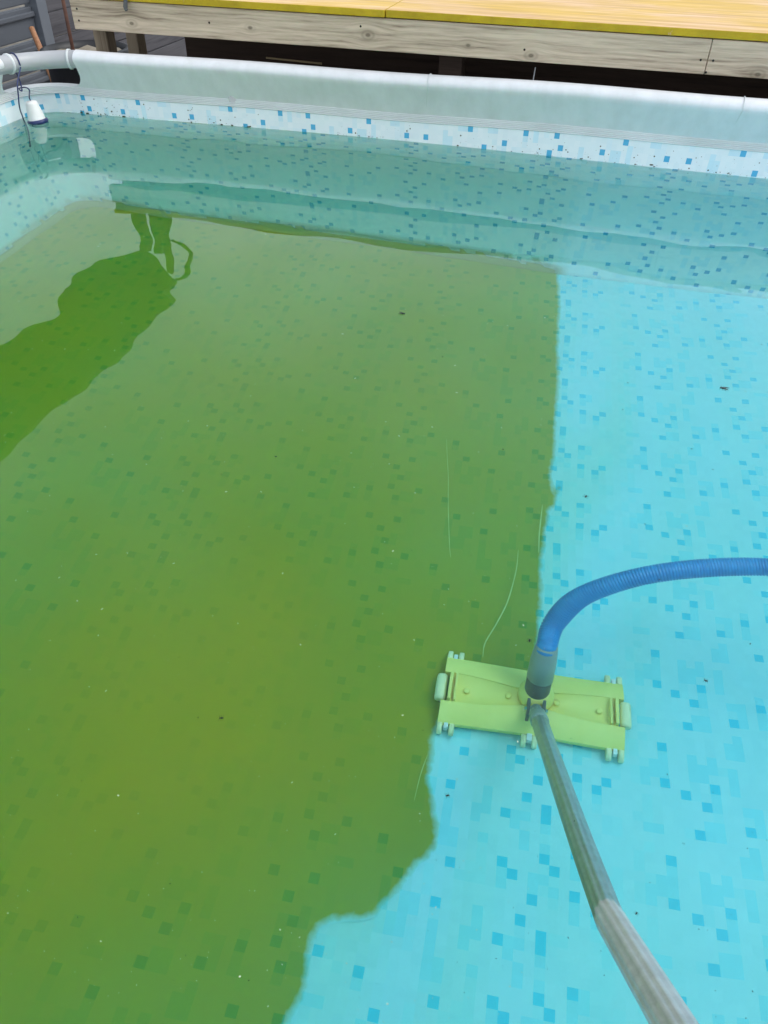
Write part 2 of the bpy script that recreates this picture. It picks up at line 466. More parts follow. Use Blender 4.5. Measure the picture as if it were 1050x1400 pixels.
# outside legs of the frame
for x, y, o in [(x_, YF+.09, 1) for x_ in (-1.3, .6, 1.5)]+[(x_, YN-.09, -1) for x_ in (-1.2, 0, 1.2)]:
    tube('leg', [(x, y-.03*o, TZ-.045), (x, y-.01*o, TZ-.2), (x, y, -.5), (x, y+.03*o, GZ)], .022, M['steel'], pool, 12)
for x, y, o in [(XL-.09, y_, -1) for y_ in (.4, 1.9)]+[(XR+.09, y_, 1) for y_ in (.4, 1.9)]:
    tube('leg', [(x-.03*o, y, TZ-.045), (x-.01*o, y, TZ-.2), (x, y, -.5), (x+.03*o, y, GZ)], .022, M['steel'], pool, 12)

# ------------------------------------------------------------------ water: one closed body that fills the liner
M['water'] = m = bpy.data.materials.new('pool_water'); m.use_nodes = True; b = NB(m); b.t.nodes.remove(b.b)
g = b.n('ShaderNodeBsdfGlass', {'Color': (1, 1, 1, 1), 'Roughness': 0., 'IOR': 1.333})
p = b.pos()
hgt = b.math('ADD', b.math('MULTIPLY', b.noise(p, 3.2, 1, .4), .0030), b.math('MULTIPLY', b.noise(b.mapv(p, (1, 1.6, 1)), 8, 0, .4), .0004))
bp = b.n('ShaderNodeBump', {'Height': hgt, 'Distance': 1., 'Strength': 1.}); b.set(g, 'Normal', bp.outputs[0])
va = b.n('ShaderNodeVolumeAbsorption', {'Color': (1-.53, 1-.035, 1-.025, 1), 'Density': 1.})
out = b.t.nodes['Material Output']; b.t.links.new(g.outputs[0], out.inputs['Surface']); vsc = b.n('ShaderNodeVolumeScatter', {'Color': (.70, .94, .78, 1), 'Density': .125, 'Anisotropy': .5})   # slightly cloudy
ad = b.n('ShaderNodeAddShader', {0: va.outputs[0], 1: vsc.outputs[0]}); b.t.links.new(ad.outputs[0], out.inputs['Volume'])
pq, _ = perimeter(.012, .04); nq = len(pq)
bm = bmesh.new()
tv = [bm.verts.new((x, y, 0)) for x, y in pq]; bv = [bm.verts.new((x, y, -DEPTH-.012)) for x, y in pq]
bm.faces.new(tv); bm.faces.new(bv[::-1])
for i in range(nq): bm.faces.new((tv[i], bv[i], bv[(i+1) % nq], tv[(i+1) % nq]))
tag(from_bm('water', bm, M['water']), kind='structure')

# ------------------------------------------------------------------ algae lying on the uncleaned floor and low on the walls
M['algae'] = m = mat('algae_film', (.3, .33, .01), .9, 0, .1); b = NB(m); p = b.pos()
den = b.n('ShaderNodeAttribute', attribute_name='cover').outputs['Fac']
n1 = b.noise(p, 2.3, 6, .6); n2 = b.noise(p, 45, 5, .6)
pr = b.n('ShaderNodeAttribute', attribute_name='print').outputs['Color']; tk = b.n('ShaderNodeAttribute', attribute_name='thick').outputs['Fac']
ac = b.ramp(b.math('MULTIPLY_ADD', tk, .62, b.math('MULTIPLY', n1, .38)), [(.30, (.225, .185, .001)), (.55, (.345, .235, .0)), (.80, (.43, .275, .0))])
pf = b.mix(1., pr, (.80, .56, .10, 1), 'MULTIPLY')        # the print showing through the slimy film
pg = b.mix(tk, pf, b.mix(1., pr, (.72, .46, .0, 1), 'MULTIPLY'))
fsh = b.n('ShaderNodeAttribute', attribute_name='flat_sheet').outputs['Fac']
cfl = b.mix(b.math('MULTIPLY_ADD', tk, .66, b.math('MULTIPLY_ADD', n2, .16, .10), clamp=True), pg, ac)
fe = b.math('MULTIPLY_ADD', b.math('SUBTRACT', b.noise(p, 70, 5, .6), .5), .45, den)
ae = b.math('MULTIPLY', b.math('SUBTRACT', fe, .26), 2.3, clamp=True)
b.col(b.mix(fsh, b.mix(tk, (.34, .64, .36, 1), ac), b.mix(ae, pr, cfl)))    # thins out to the bare print at its edge
tr = b.n('ShaderNodeBsdfTransparent'); al_ = b.n('ShaderNodeMix', {0: b.n('ShaderNodeAttribute', attribute_name='flat_sheet').outputs['Fac'], 2: den, 3: b.math('GREATER_THAN', ae, .01)}).outputs[0]
ms = b.n('ShaderNodeMixShader', {0: al_, 1: tr.outputs[0], 2: b.b.outputs[0]})
b.t.links.new(ms.outputs[0], b.t.nodes['Material Output'].inputs['Surface'])
edge = [(762, 372), (764, 420), (762, 470), (763, 520), (758, 570), (757, 620), (752, 650), (754, 672), (764, 668), (758, 690), (749, 698), (745, 730), (739, 770),
        (738, 830), (734, 880), (732, 935), (690, 950), (640, 965), (600, 985), (590, 1010), (588, 1040), (584, 1065), (590, 1100), (596, 1130), (594, 1155),
        (580, 1172), (566, 1182), (552, 1200), (538, 1222), (512, 1247), (480, 1252), (455, 1255), (432, 1262), (424, 1280), (418, 1310), (414, 1345), (404, 1370), (388, 1395)]
EP = [under(x, y, -DEPTH)[:2] for x, y in edge]
PG = [(-.045, 2.9), (-.042, 2.78)]+[tuple(p_) for p_ in EP]+[(-.27, .2), (-.35, 0), (-.3, -.3), (-2.3, -.3), (-2.3, 2.9)]
PGa = np.array(PG)
def signed(xy):
    d = np.full(len(xy), 9.); ins = np.zeros(len(xy), bool)
    for i in range(len(PGa)):
        a, b_ = PGa[i], PGa[(i+1) % len(PGa)]; ab = b_-a
        t = np.clip(((xy-a)@ab)/(ab@ab), 0, 1); d = np.minimum(d, np.hypot(*(xy-a-t[:, None]*ab).T))
        c = ((a[1] > xy[:, 1]) != (b_[1] > xy[:, 1])) & (xy[:, 0] < (b_[0]-a[0])*(xy[:, 1]-a[1])/(b_[1]-a[1]+1e-12)+a[0])
        ins ^= c
    return np.where(ins, d, -d)
cells = []
for i in range(-110, 60):
    for j in range(-100, 125):
        x, y, _z = floor_pt(i+.5, j+.5)
        if XL-.03 < x < .16 and YN-.01 < y < YF+.02: cells.append((i, j, x, y))
sgc = signed(np.array([(c_[2], c_[3]) for c_ in cells]))
cells = [c_ for c_, d_ in zip(cells, sgc) if d_ > -.03]
idx = {}; V = []; F = []; C = []
def avert(i2, j2):
    k = (i2, j2)
    if k not in idx:
        idx[k] = len(V); V.append(floor_pt(i2/2, j2/2, .002))
    return idx[k]
for i, j, x, y in cells:
    for a_ in (0, 1):
        for b_ in (0, 1):
            i2, j2 = 2*i+a_, 2*j+b_
            F.append((avert(i2, j2), avert(i2, j2+1), avert(i2+1, j2+1), avert(i2+1, j2))); C.append(PRINT_FLOOR[cell_print(i, j)])
xy = np.array([v[:2] for v in V]); sg = signed(xy)
nz = np.array([mnoise.noise((x*26, y*26, 0.))*.0035+mnoise.noise((x*80, y*80, 4.))*.002 for x, y in xy])
big = np.array([mnoise.noise((x*1.5, y*1.5, 6.)) for x, y in xy]); mid = np.array([mnoise.noise((x*4.5, y*4.5, 2.)) for x, y in xy])
e1 = np.clip((sg+nz+.015)/.03, 0, 1)
e2 = np.clip(sg/.42, 0, 1)
near = np.clip((xy[:, 1]-.15)/.55, 0, 1)
P0, P1, P2 = under(330, 960, -DEPTH), under(70, 290, -DEPTH), under(60, 1120, -DEPTH)
heap = lambda P_, r_: np.exp(-((xy[:, 0]-P_.x)**2+(xy[:, 1]-P_.y)**2)/r_**2)
thick = np.clip(.28+.26*e2+.20*big+.15*mid-.10*(1-near)+.38*heap(P0, .42)+.22*heap(P2, .3), .08, 1.)     # settled in drifts
e1 = e1*(1-.22*heap(P1, .45))
dv = list(e1); tv_ = list(thick)
# skirt up the walls
ps, _ = perimeter(0., .015)
zz = [-DEPTH+k_ for k_ in (.0, .006, .012, .018, .026, .036, .05, .075, .11, .16, .22, .3, .4, .5, .6)]
base = len(V); rows = []
for i, (x, y) in enumerate(ps):
    s_ = np.clip((-.03-x)/.08, 0, 1) if y > 1 else np.clip((-.25-x)/.1, 0, 1)
    wob = .010*mnoise.noise((x*6, y*6, 0.))+.005*mnoise.noise((x*19, y*19, 0.))
    for z in zz:
        hgt_ = z+DEPTH
        d_ = .85 if hgt_ < .022+wob else (.50 if hgt_ < .038+wob else (.16+.22*min(max((-.1-x)/1.2, 0), 1))*(1-.75*min(1, hgt_/.66)))
        if x < -1.7: d_ = max(d_, .30*min(1, (-1.7-x)/.2)*(1-min(1, hgt_/.6)))
        xi, yi = inward(x, y, inset(z)+.003); V.append((xi, yi, z+.003)); dv.append(float(d_*s_)); tv_.append(.75 if hgt_ < .038+wob else .10)
nz_ = len(zz)
for i in range(len(ps)):
    j = (i+1) % len(ps)
    if dv[base+i*nz_] < .01 and dv[base+j*nz_] < .01: continue
    for k in range(nz_-1): F.append((base+i*nz_+k, base+i*nz_+k+1, base+j*nz_+k+1, base+j*nz_+k)); C.append(PRINT_FLOOR[0])
al = mesh('algae', V, F, M['algae'], None, True)
aa = al.data.attributes.new('cover', 'FLOAT', 'POINT'); aa.data.foreach_set('value', np.array(dv, np.float32))
fs_ = al.data.attributes.new('flat_sheet', 'FLOAT', 'POINT'); fs_.data.foreach_set('value', np.r_[np.ones(base), np.zeros(len(V)-base)].astype(np.float32))
at_ = al.data.attributes.new('thick', 'FLOAT', 'POINT'); at_.data.foreach_set('value', np.array(tv_, np.float32)); set_print(al, np.array(C)*np.array([[.93, .97, .88]]))
tag(al, 'green algae coating the uncleaned part of the pool floor', 'algae', kind='stuff')
# the print of the floor: the cleaned strip keeps a thin uneven trace of green, strongest beside the algae
fc = np.array([np.mean([fl.data.vertices[v].co[:2] for v in f.vertices], axis=0) for f in fl.data.polygons])
sgf = signed(fc)
rs = np.array([max(0., .5+.9*mnoise.noise((x*9, y*1.6, 3.))+.5*mnoise.noise((x*3, y*3, 1.))) for x, y in fc])
kk = np.clip(rs*np.exp(np.minimum(sgf, 0)/.16)+.22*np.clip(rs-.25, 0, 1), 0, 1)[:, None]
set_print(fl, np.clip(PRINT_FLOOR[FLOOR_C]*FLOOR_J*(1-kk*np.array([[.16, .07, .26]])), 0, 1))
# pale scrapes in the algae
M['scrape'] = mat('bare_scrape', (.50, .56, .22), .8)
for pts in ([(611, 600), (612, 650), (612, 700), (614, 745), (616, 762)], [(709, 752), (706, 780), (695, 820), (680, 850), (663, 880), (660, 900)],
            [(742, 690), (738, 730), (737, 756)], [(586, 1030), (575, 1060), (566, 1095)]):
    P_ = smooth_path([under(x, y, -DEPTH+.016) for x, y in pts], 6)
    wv = .0007 if pts[0][0] < 650 else .0012
    V = []; F = []
    for i, p_ in enumerate(P_):
        t = (P_[min(i+1, len(P_)-1)]-P_[max(i-1, 0)]); s_ = Vector((-t.y, t.x, 0)).normalized()*wv*(.35+.65*sin(pi*i/(len(P_)-1)))*(.7+.6*random.random())
        V += [p_-s_, p_+s_]
        if i: F.append((2*i-2, 2*i-1, 2*i+1, 2*i))
    tag(mesh('scrape_mark', V, F, M['scrape'], al), kind='stuff')

# ------------------------------------------------------------------ vacuum head
M['yellow'] = mottled('yellow_plastic', (.88, .71, .17), (.93, .77, .22), .45, 12)
M['cream'] = mottled('cream_plastic', (.85, .74, .42), (.90, .80, .52), .5, 20)
M['ochre'] = mottled('ochre_plastic', (.45, .40, .10), (.52, .46, .14), .5, 20)
M['white_plastic'] = mottled('white_plastic', (.72, .73, .72), (.8, .8, .8), .4, 10)
M['dark_plastic'] = mottled('dark_grey_plastic', (.055, .06, .06), (.10, .10, .10), .45, 14)
M['mid_plastic'] = mottled('mid_grey_plastic', (.30, .31, .30), (.38, .39, .38), .45, 14)
M['alu'] = mottled('dull_aluminium', (.44, .44, .45), (.54, .54, .55), .36, 60, .0003, (1, 1, 1)); M['alu'].node_tree.nodes['Principled BSDF'].inputs['Metallic'].default_value = .45
M['chrome'] = mat('bright_steel', (.7, .7, .7), .18, 1.)
_h1, _h2 = under(600, 938, -DEPTH+.03), under(859, 978, -DEPTH+.03)
HC = (_h1+_h2)/2; HC.z = -DEPTH; HA = atan2(_h2.y-_h1.y, _h2.x-_h1.x)
vh = empty('pool_vacuum', HC, HA)
tag(vh, 'wide yellow pool vacuum head with white wheels lying on the pool floor', 'vacuum head')
HL, HW, HZ = .168, .070, .016
def head_panel(sy):
    """one half of the yellow body: outer edge straight, inner edge pinched toward the middle, gently crowned"""
    N = 28; K = 7; V = []; F = []
    for i in range(N+1):
        u = -1+2*i/N; x = u*HL
        inner = .030-.013*math.exp(-(u/.45)**2)
        outer = HW-.004*(1-abs(u))
        for k in range(K+1):
            s = k/K; y = inner+(outer-inner)*s
            z = HZ+.020-.014*s**2+.006*math.exp(-(u/.25)**2)*(1-s)
            V.append((x, sy*y, z))
        for k in range(K, -1, -1):
            s = k/K; V.append((x, sy*(inner+(outer-inner)*s), HZ-.004))
    R = 2*(K+1)
    for i in range(N):
        for k in range(R):
            l = (k+1) % R; F.append((i*R+k, i*R+l, (i+1)*R+l, (i+1)*R+k))
    F.append(tuple(range(R))); F.append(tuple(N*R+k for k in range(R-1, -1, -1)))
    bm = bmesh.new(); me = bpy.data.meshes.new('t'); me.from_pydata(V, [], F); bm.from_mesh(me); bpy.data.meshes.remove(me)
    o = from_bm('body_panel', bm, M['yellow'], vh, False)
    return o
pa = head_panel(1); pb_ = head_panel(-1)
# sunken channel between the halves, closed by end walls
V = []; F = []; N = 24
for i in range(N+1):
    u = -1+2*i/N; w_ = .031-.013*math.exp(-(u/.45)**2)
    for y, z in ((-w_, HZ+.019), (-w_*.55, HZ+.009), (w_*.55, HZ+.009), (w_, HZ+.019)): V.append((u*(HL-.012), y, z))
for i in range(N):
    for k in range(3): F.append((i*4+k, i*4+k+1, i*4+k+5, i*4+k+4))
mesh('channel', V, F, M['yellow'], vh, True)
for sx in (-1, 1):
    box('end_wall', (sx*(HL-.014)-.003, -.028, HZ), (sx*(HL-.014)+.003, .028, HZ+.029), M['yellow'], vh, .001)
    box('rib', (sx*(HL-.024)-.002, -.027, HZ), (sx*(HL-.024)+.002, .027, HZ+.026), M['yellow'], vh, .0006)
    # roller at each end
    lathe('end_roller', [(.004, -.026), (.0095, -.025), (.0105, -.02), (.0105, .02), (.0095, .025), (.004, .026)], (sx*(HL+.003), 0, HZ+.010), M['cream'], vh, 20, Matrix.Rotation(pi/2, 3, 'X'))
    for sy in (-1, 1):
        for dx in (-.011, .011):
            wp = (sx*(HL-.016)+dx, sy*(HW+.006), .0125)
            wh = lathe('wheel', [(.005, -.005), (.0115, -.0045), (.0125, -.003), (.0125, .003), (.0115, .0045), (.005, .005)], wp, M['cream'], vh, 20, Matrix.Rotation(pi/2, 3, 'Y'))
        box('axle_bracket', (sx*(HL-.016)-.004, min(sy*(HW-.012), sy*(HW+.009)), .009), (sx*(HL-.016)+.004, max(sy*(HW-.012), sy*(HW+.009)), .023), M['white_plastic'], vh, .002)
    lathe('screw_boss', [(.001, .0), (.006, .0), (.006, .005), (.004, .006), (.001, .006)], (sx*(HL-.045), .0, HZ+.010), M['yellow'], vh, 14)
    lathe('screw_boss', [(.001, .0), (.006, .0), (.006, .005), (.004, .006), (.001, .006)], (sx*.045, .004, HZ+.010), M['yellow'], vh, 14)
for dx in (-.010, .010):
    lathe('wheel', [(.005, -.005), (.0115, -.0045), (.0125, -.003), (.0125, .003), (.0115, .0045), (.005, .005)], (dx, -HW-.006, .0125), M['cream'], vh, 20, Matrix.Rotation(pi/2, 3, 'Y'))
box('axle_bracket', (-.005, -HW-.009, .009), (.005, -HW+.012, .023), M['white_plastic'], vh, .002)
# hub with suction neck, clevis for the pole
lathe('hub', [(.001, 0), (.034, 0), (.033, .012), (.026, .02), (.022, .026), (.001, .026)], (.006, .012, HZ+.012), M['yellow'], vh, 28)
nk = Vector((.006, .014, HZ+.03)); nd = Vector((.05, .35, 1)).normalized(); rq = Vector((0, 0, 1)).rotation_difference(nd).to_matrix()
lathe('suction_neck', [(.012, -.01), (.021, -.008), (.0235, 0), (.0235, .035), (.021, .042), (.012, .043)], nk, M['dark_plastic'], vh, 28, rq)
for sx in (-1, 1):
    box('clevis_ear', (sx*.014-.003+.006, -.046, HZ+.012), (sx*.014+.003+.006, -.012, HZ+.05), M['dark_plastic'], vh, .002)
lathe('pivot_pin', [(.001, -.021), (.004, -.021), (.004, .021), (.001, .021)], (.006, -.03, HZ+.04), M['chrome'], vh, 12, Matrix.Rotation(pi/2, 3, 'Y'))

# ------------------------------------------------------------------ hose
M['hose'] = mottled('blue_hose_plastic', (.0, .22, .60), (.0, .27, .68), .4, 20)
def toW(v): return HC + Matrix.Rotation(HA, 3, 'Z') @ Vector(v)
h0 = toW(nk+nd*.036); ndw = Matrix.Rotation(HA, 3, 'Z') @ nd
hose = empty('vacuum_hose', h0)
tag(hose, 'blue corrugated vacuum hose curving up from the yellow head through the water', 'hose')
cuff_top = h0+ndw*.085
pts = [cuff_top-ndw*.02, cuff_top, under(757, 852, -.53), under(790, 818, -.475), under(840, 797, -.43), under(900, 783, -.40), under(975, 776, -.385), under(1050, 775, -.37),
       under(1120, 782, -.34), Vector((.95, 1.12, -.27)), Vector((1.35, 1.15, -.15)), Vector((1.7, 1.0, .12)), Vector((1.88, .95, .25)), Vector((2.02, .92, .24)), Vector((2.12, .9, .0)), Vector((2.15, .88, -.6)), Vector((2.3, .85, GZ+.03)), Vector((3.2, .6, GZ+.03))]
P_ = [p_-h0 for p_ in smooth_path(pts, 40)]
# resample evenly for the corrugation
ln = np.r_[0, np.cumsum([(P_[i+1]-P_[i]).length for i in range(len(P_)-1)])]
step = .0014; s_ = np.arange(0, ln[-1], step); A_ = np.array([tuple(p_) for p_ in P_])
Q = np.c_[np.interp(s_, ln, A_[:, 0]), np.interp(s_, ln, A_[:, 1]), np.interp(s_, ln, A_[:, 2])]
rad = [.0176+.0017*[0, .9, 1, .2][i % 4]+.0028*math.exp(-((i*step-.10)/.06)**2) for i in range(len(Q))]
tube('corrugated_tube', Q, rad, M['hose'], hose, 20)
ct = ndw
lathe('cuff', [(.012, .0), (.0245, .0), (.0245, .045), (.0225, .07), (.0205, .087), (.012, .088)], (0, 0, 0), M['mid_plastic'], hose, 28, Vector((0, 0, 1)).rotation_difference(ct).to_matrix())

# ------------------------------------------------------------------ telescopic pole
pe = atz(834, 1257, 0.); pb = toW((.006, -.03, HZ+.04))
pdir = (pe-pb).normalized()
pole = empty('telescopic_pole', pb)
tag(pole, 'fluted grey aluminium pole reaching down into the water to the vacuum head', 'pole')
prof = [1., 1., 1., .9]*12
plen = 1.9
tube('shaft', [pdir*t for t in (.03, .2, .5, .8, 1.1, plen)], .0148, M['alu'], pole, 48, True, prof)
tube('end_fork', [pdir*t for t in (-.008, .0, .012, .05, .085, .09)], [.006, .0115, .0125, .0155, .0165, .0155], M['mid_plastic'], pole, 24)
tube('locking_clip', [pdir*.04+Vector((-.014, 0, 0)), pdir*.04+Vector((.015, 0, .004))], .004, M['chrome'], pole, 10)
tube('hand_grip', [pdir*t for t in (plen-.25, plen-.24, plen, plen+.01)], [.0148, .018, .018, .01], M['dark_plastic'], pole, 20)

# ------------------------------------------------------------------ floating dispenser on a cord
M['navy'] = mottled('navy_plastic', (.012, .02, .09), (.02, .035, .13), .4, 30)
fp = atz(52, 167, 0.)
fd = empty('floating_dispenser', fp); fd.scale = (.84, .84, .84)
tag(fd, 'small white floating dispenser with navy ring tied by cord in the pool corner', 'dispenser')
tl = Matrix.Rotation(radians(-7), 3, 'Y')
k = 1.0
lathe('cap', [(.001, .083), (.016, .082), (.0225, .078), (.025, .070), (.030, .045), (.035, .014), (.036, .008), (.001, .008)][::-1], (0, 0, 0), M['white_plastic'], fd, 32, tl)
lathe('float_ring', [(.03, -.006), (.040, -.005), (.043, 0), (.043, .006), (.040, .011), (.03, .012)], (0, 0, 0), M['navy'], fd, 36, tl)
lathe('basket', [(.001, -.05), (.022, -.05), (.026, -.045), (.033, -.006), (.001, -.006)], (0, 0, 0), M['white_plastic'], fd, 32, tl)
tube('base_band', [Vector((.026*cos(2*pi*i/24), .026*sin(2*pi*i/24), -.047)) for i in range(24)], .0022, M['navy'], fd, 8, closed=True)
ey = YF+.045
aE = radians(66); pE = Vector((XL+.2-.2*sin(aE), YF+.004-.2+.2*cos(aE), TZ+rim_dz(XL, YF)-.003)); inw = Vector((sin(aE), -cos(aE), 0)); rE = TR+.0016
loop = [pE+inw*(rE*cos(t_))+Vector((0, 0, rE*sin(t_))) for t_ in np.linspace(-.4, pi+.3, 10)]
cp = [atz(33, 164, 0.)+Vector((.05, -.07, -.25)), atz(33, 164, 0.)+Vector((.02, -.02, -.1)), atz(32, 163, 0.), atY(27, 148, 2.50), atY(25, 130, 2.49), atY(24, 112, 2.50)]+loop
cp += [pE-inw*(rE)+Vector((.01, .01, -.05)), pE+Vector((.0, 0, -.085)), atY(26, 121, 2.60), atY(34, 119.5, 2.56), atY(40, 123, 2.52), fp+Vector((-.010, 0, .080)), fp+Vector((-.008, 0, .068))]
tube('tether_cord', [(p_-fp)/.84 for p_ in smooth_path(cp, 6)], .0028, M['navy'], fd, 8)

# ------------------------------------------------------------------ deck behind the pool
DY = YF+.062                           # front face of the fascia
kn = []
for px, py, r_ in ((180, 32, .020), (342, 38, .016), (503, 48, .024), (726, 76, .022), (640, 62, .012), (1036, 102, .024)):
    q_ = atY(px, py, DY); kn.append((q_.x, DY, q_.z, r_))
M['fascia'] = wood('weathered_grey_wood', (.15, .10, .065), (.70, .555, .42), 'X', 60, [(a_, b_, c_, d_*1.35) for a_, b_, c_, d_ in kn])
M['post'] = wood('weathered_post_wood', (.15, .11, .075), (.34, .27, .19), 'Z', 40)
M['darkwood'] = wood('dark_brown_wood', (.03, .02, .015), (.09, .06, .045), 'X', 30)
deck = empty('timber_deck', (0, 0, 0))
tag(deck, 'raised timber deck with worn yellow panels and grey weathered edge board', 'deck')
FZ0, FZ1 = .262, .354
M['paint'] = m = mat('worn_yellow_panel', (.7, .42, .1), .55, 0, .35); b = NB(m); p = b.pos()
gv = b.mapv(p, (.05, 1, 1)); n1 = b.noise(gv, 60, 6, .6); n2 = b.noise(b.mapv(p, (.35, 1, 1)), 5, 6, .65); n3 = b.noise(gv, 200, 3)
c1 = b.ramp(n1, [(.3, (.48, .27, .10)), (.5, (.68, .44, .22)), (.7, (.80, .58, .36))])
c2 = b.ramp(n1, [(.3, (.46, .27, .03)), (.6, (.66, .42, .06))])
c = b.mix(b.ramp(n2, [(.40, (0, 0, 0)), (.58, (1, 1, 1))]), c2, c1)
c = b.mix(b.ramp(n3, [(.70, (0, 0, 0)), (.76, (.7, .7, .7))]), c, W4((.25, .15, .07)))
b.col(c); b.bump(n1, .001)
M['paint_edge'] = m = mat('yellow_painted_edge', (.5, .34, .01), .55, 0, .35); b = NB(m); p = b.pos()
n1 = b.noise(p, 9, 6, .7); n2 = b.noise(b.mapv(p, (1, 1, .4)), 26, 5, .7)
c = b.ramp(n1, [(.3, (.40, .27, .008)), (.6, (.56, .38, .012))])
c = b.mix(b.ramp(n2, [(.66, (0, 0, 0)), (.71, (1, 1, 1))]), c, W4((.60, .40, .24)))
c = b.mix(b.ramp(b.noise(b.mapv(p, (1, 1, .3)), 38, 4), [(.68, (0, 0, 0)), (.74, (.8, .8, .8))]), c, W4((.05, .04, .02)))
b.col(c); b.bump(n2, .002)
seamx = atY(527, 28, DY).x; leftx = atY(103, 22, DY).x
PX = [(leftx-.0, seamx-.0012), (seamx+.0012, seamx+2.0), (seamx+2.003, seamx+3.4)]
for i, (x0, x1) in enumerate(PX):
    ov = (.010, .005, .008)[i]; z1 = FZ1+.024
    bm = bmesh.new(); vs = bm_box(bm, ((x0+x1)/2, DY-ov+1.2, (FZ1+.003+z1)/2), (x1-x0, 2.4, z1-FZ1-.003), None, .0025, 2)
    pn = from_bm('deck_panel', bm, M['paint'], deck); pn.data.materials.append(M['paint_edge'])
    for f in pn.data.polygons:
        if abs(f.normal.y) > .8 or abs(f.normal.x) > .8: f.material_index = 1
jx = atY(965, 92, DY).x
box('fascia_board', (leftx-.012, DY, FZ0), (jx-.0008, DY+.028, FZ1), M['fascia'], deck, .003)
box('fascia_board', (jx+.0008, DY, FZ0), (jx+2.1, DY+.028, FZ1), M['fascia'], deck, .003)
M['screw'] = mat('rusty_screw', (.03, .025, .022), .6, .6)
for px, py in ((105, 12), (108, 28), (286, 31), (958, 82), (975, 83), (952, 100), (965, 99), (971, 101), (717, 68), (493, 36)):
    q_ = atY(px, py, DY)
    if FZ0+.004 < q_.z < FZ1-.004:
        lathe('screw_head', [(.0005, .0), (.0036, .0), (.003, .0016), (.0005, .0018)], (q_.x, DY+.0004, q_.z), M['screw'], deck, 10, Matrix.Rotation(pi/2, 3, 'X'))
for px, w_, dy in ((138, .052, .10), (181, .05, .34)):
    x = atY(px, 58, DY+dy).x
    box('post', (x-w_/2, DY+dy, GZ), (x+w_/2, DY+dy+.06, FZ1), M['post'], deck, .004)
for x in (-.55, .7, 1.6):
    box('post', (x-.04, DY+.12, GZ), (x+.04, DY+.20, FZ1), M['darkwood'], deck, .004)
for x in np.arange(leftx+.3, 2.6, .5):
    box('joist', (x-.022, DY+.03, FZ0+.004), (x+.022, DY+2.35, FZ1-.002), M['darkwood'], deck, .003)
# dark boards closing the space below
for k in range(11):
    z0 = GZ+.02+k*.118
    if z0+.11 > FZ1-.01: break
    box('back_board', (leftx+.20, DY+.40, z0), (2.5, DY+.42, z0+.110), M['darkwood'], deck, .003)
# pale stick added for the slit of light between back boards, thin white wire
M['light_slit'] = wood('light_slit_pale_wood', (.40, .28, .14), (.62, .48, .28), 'X', 40)
a, b2 = atY(364, 79, DY+.30), atY(440, 87, DY+.30)
st_ = tube('light_slit', [Vector((0, 0, 0)), b2-a], .0035, M['light_slit'], None, 6); st_.location = a
tag(st_, 'thin pale stick added for the slit of light in the dark gap under the deck', 'light_slit')
a, b2 = atY(732, 92, DY+.05), atY(727, 121, DY+.05)
w_ = tube('wire_stake', [(0, 0, 0), (b2-a), Vector((b2.x-a.x-.01, 0, GZ-a.z))], .0018, M['steel'], None, 6); w_.location = a
tag(w_, 'thin pale wire hanging upright from the deck edge board behind the pool rim', 'wire')
# black strap over the deck edge
sp = atY(173, 4, DY-.014)
bs = empty('black_strap', (sp.x, DY-.012, FZ1+.024)); tag(bs, 'short black strap hooked over the yellow deck edge', 'strap')
V = []; F = []
pth = [(.004, .25, .003), (.002, .1, .002), (0, .004, .0025), (0, -.003, -.004), (-.001, -.004, -.02), (-.004, -.006, -.036), (-.003, -.007, -.043)]
for i, (x, y, z) in enumerate(pth):
    w_ = (.008, .008, .008, .008, .0075, .008, .006)[i]
    V += [(x-w_, y, z), (x+w_, y, z), (x+w_, y-.002 if i > 2 else y, z+(.002 if i <= 2 else 0)), (x-w_, y-.002 if i > 2 else y, z+(.002 if i <= 2 else 0))]
    if i:
        for k in range(4): F.append((4*i-4+k, 4*i-4+(k+1) % 4, 4*i+(k+1) % 4, 4*i+k))
F += [(0, 1, 2, 3), (4*len(pth)-1, 4*len(pth)-2, 4*len(pth)-3, 4*len(pth)-4)]
mesh('webbing', V, F, M['dark_plastic'], bs)
tube('hook_tip', [(-.008, -.008, -.040), (-.003, -.010, -.046), (.004, -.008, -.042)], .0035, M['dark_plastic'], bs, 8)

# ------------------------------------------------------------------ fences behind the left corner
FX = -2.95
M['greyfence'] = mottled('grey_plastic_boards', (.075, .085, .10), (.10, .11, .13), .5, 6, .0008, (1, .2, 1))
M['greypost'] = mottled('blue_grey_post', (.12, .135, .16), (.155, .17, .195), .5, 6)
M['oldboard'] = wood('grey_weathered_boards', (.045, .043, .05), (.12, .115, .125), 'Y', 30)
ypost = atX(57, 50, FX).y
fn = empty('panel_fence', (FX, ypost, GZ)); tag(fn, 'dark grey fence of wide grooved plastic boards left of the pool corner', 'fence')
zt = .585
nb = 9; bh = (zt-GZ-.02)/nb
for k in range(nb):
    z0 = .01+k*bh
    box('fence_board', (-.02, -4.6, z0), (.012, -.045, z0+bh-.012), M['greyfence'], fn, .006)
    box('board_ridge', (.010, -4.6, z0+bh*.62), (.026, -.047, z0+bh*.78), M['greyfence'], fn, .005)
for y in (-4.64, -2.3, 0):
    box('fence_post', (-.03, y-.04, 0), (.045, y+.04, zt-GZ+.03), M['greypost'], fn, .004)
of = empty('board_fence', (FX-.05, ypost+.05, GZ)); tag(of, 'weathered grey wooden board fence behind the brown rod', 'fence')
for k in range(int((.585-GZ)/.115)):
    z0 = .01+k*.115
    box('fence_board', (-.012+.003*(k % 2), 0, z0), (.012+.003*(k % 2), 4.2, z0+.110), M['oldboard'], of, .003)
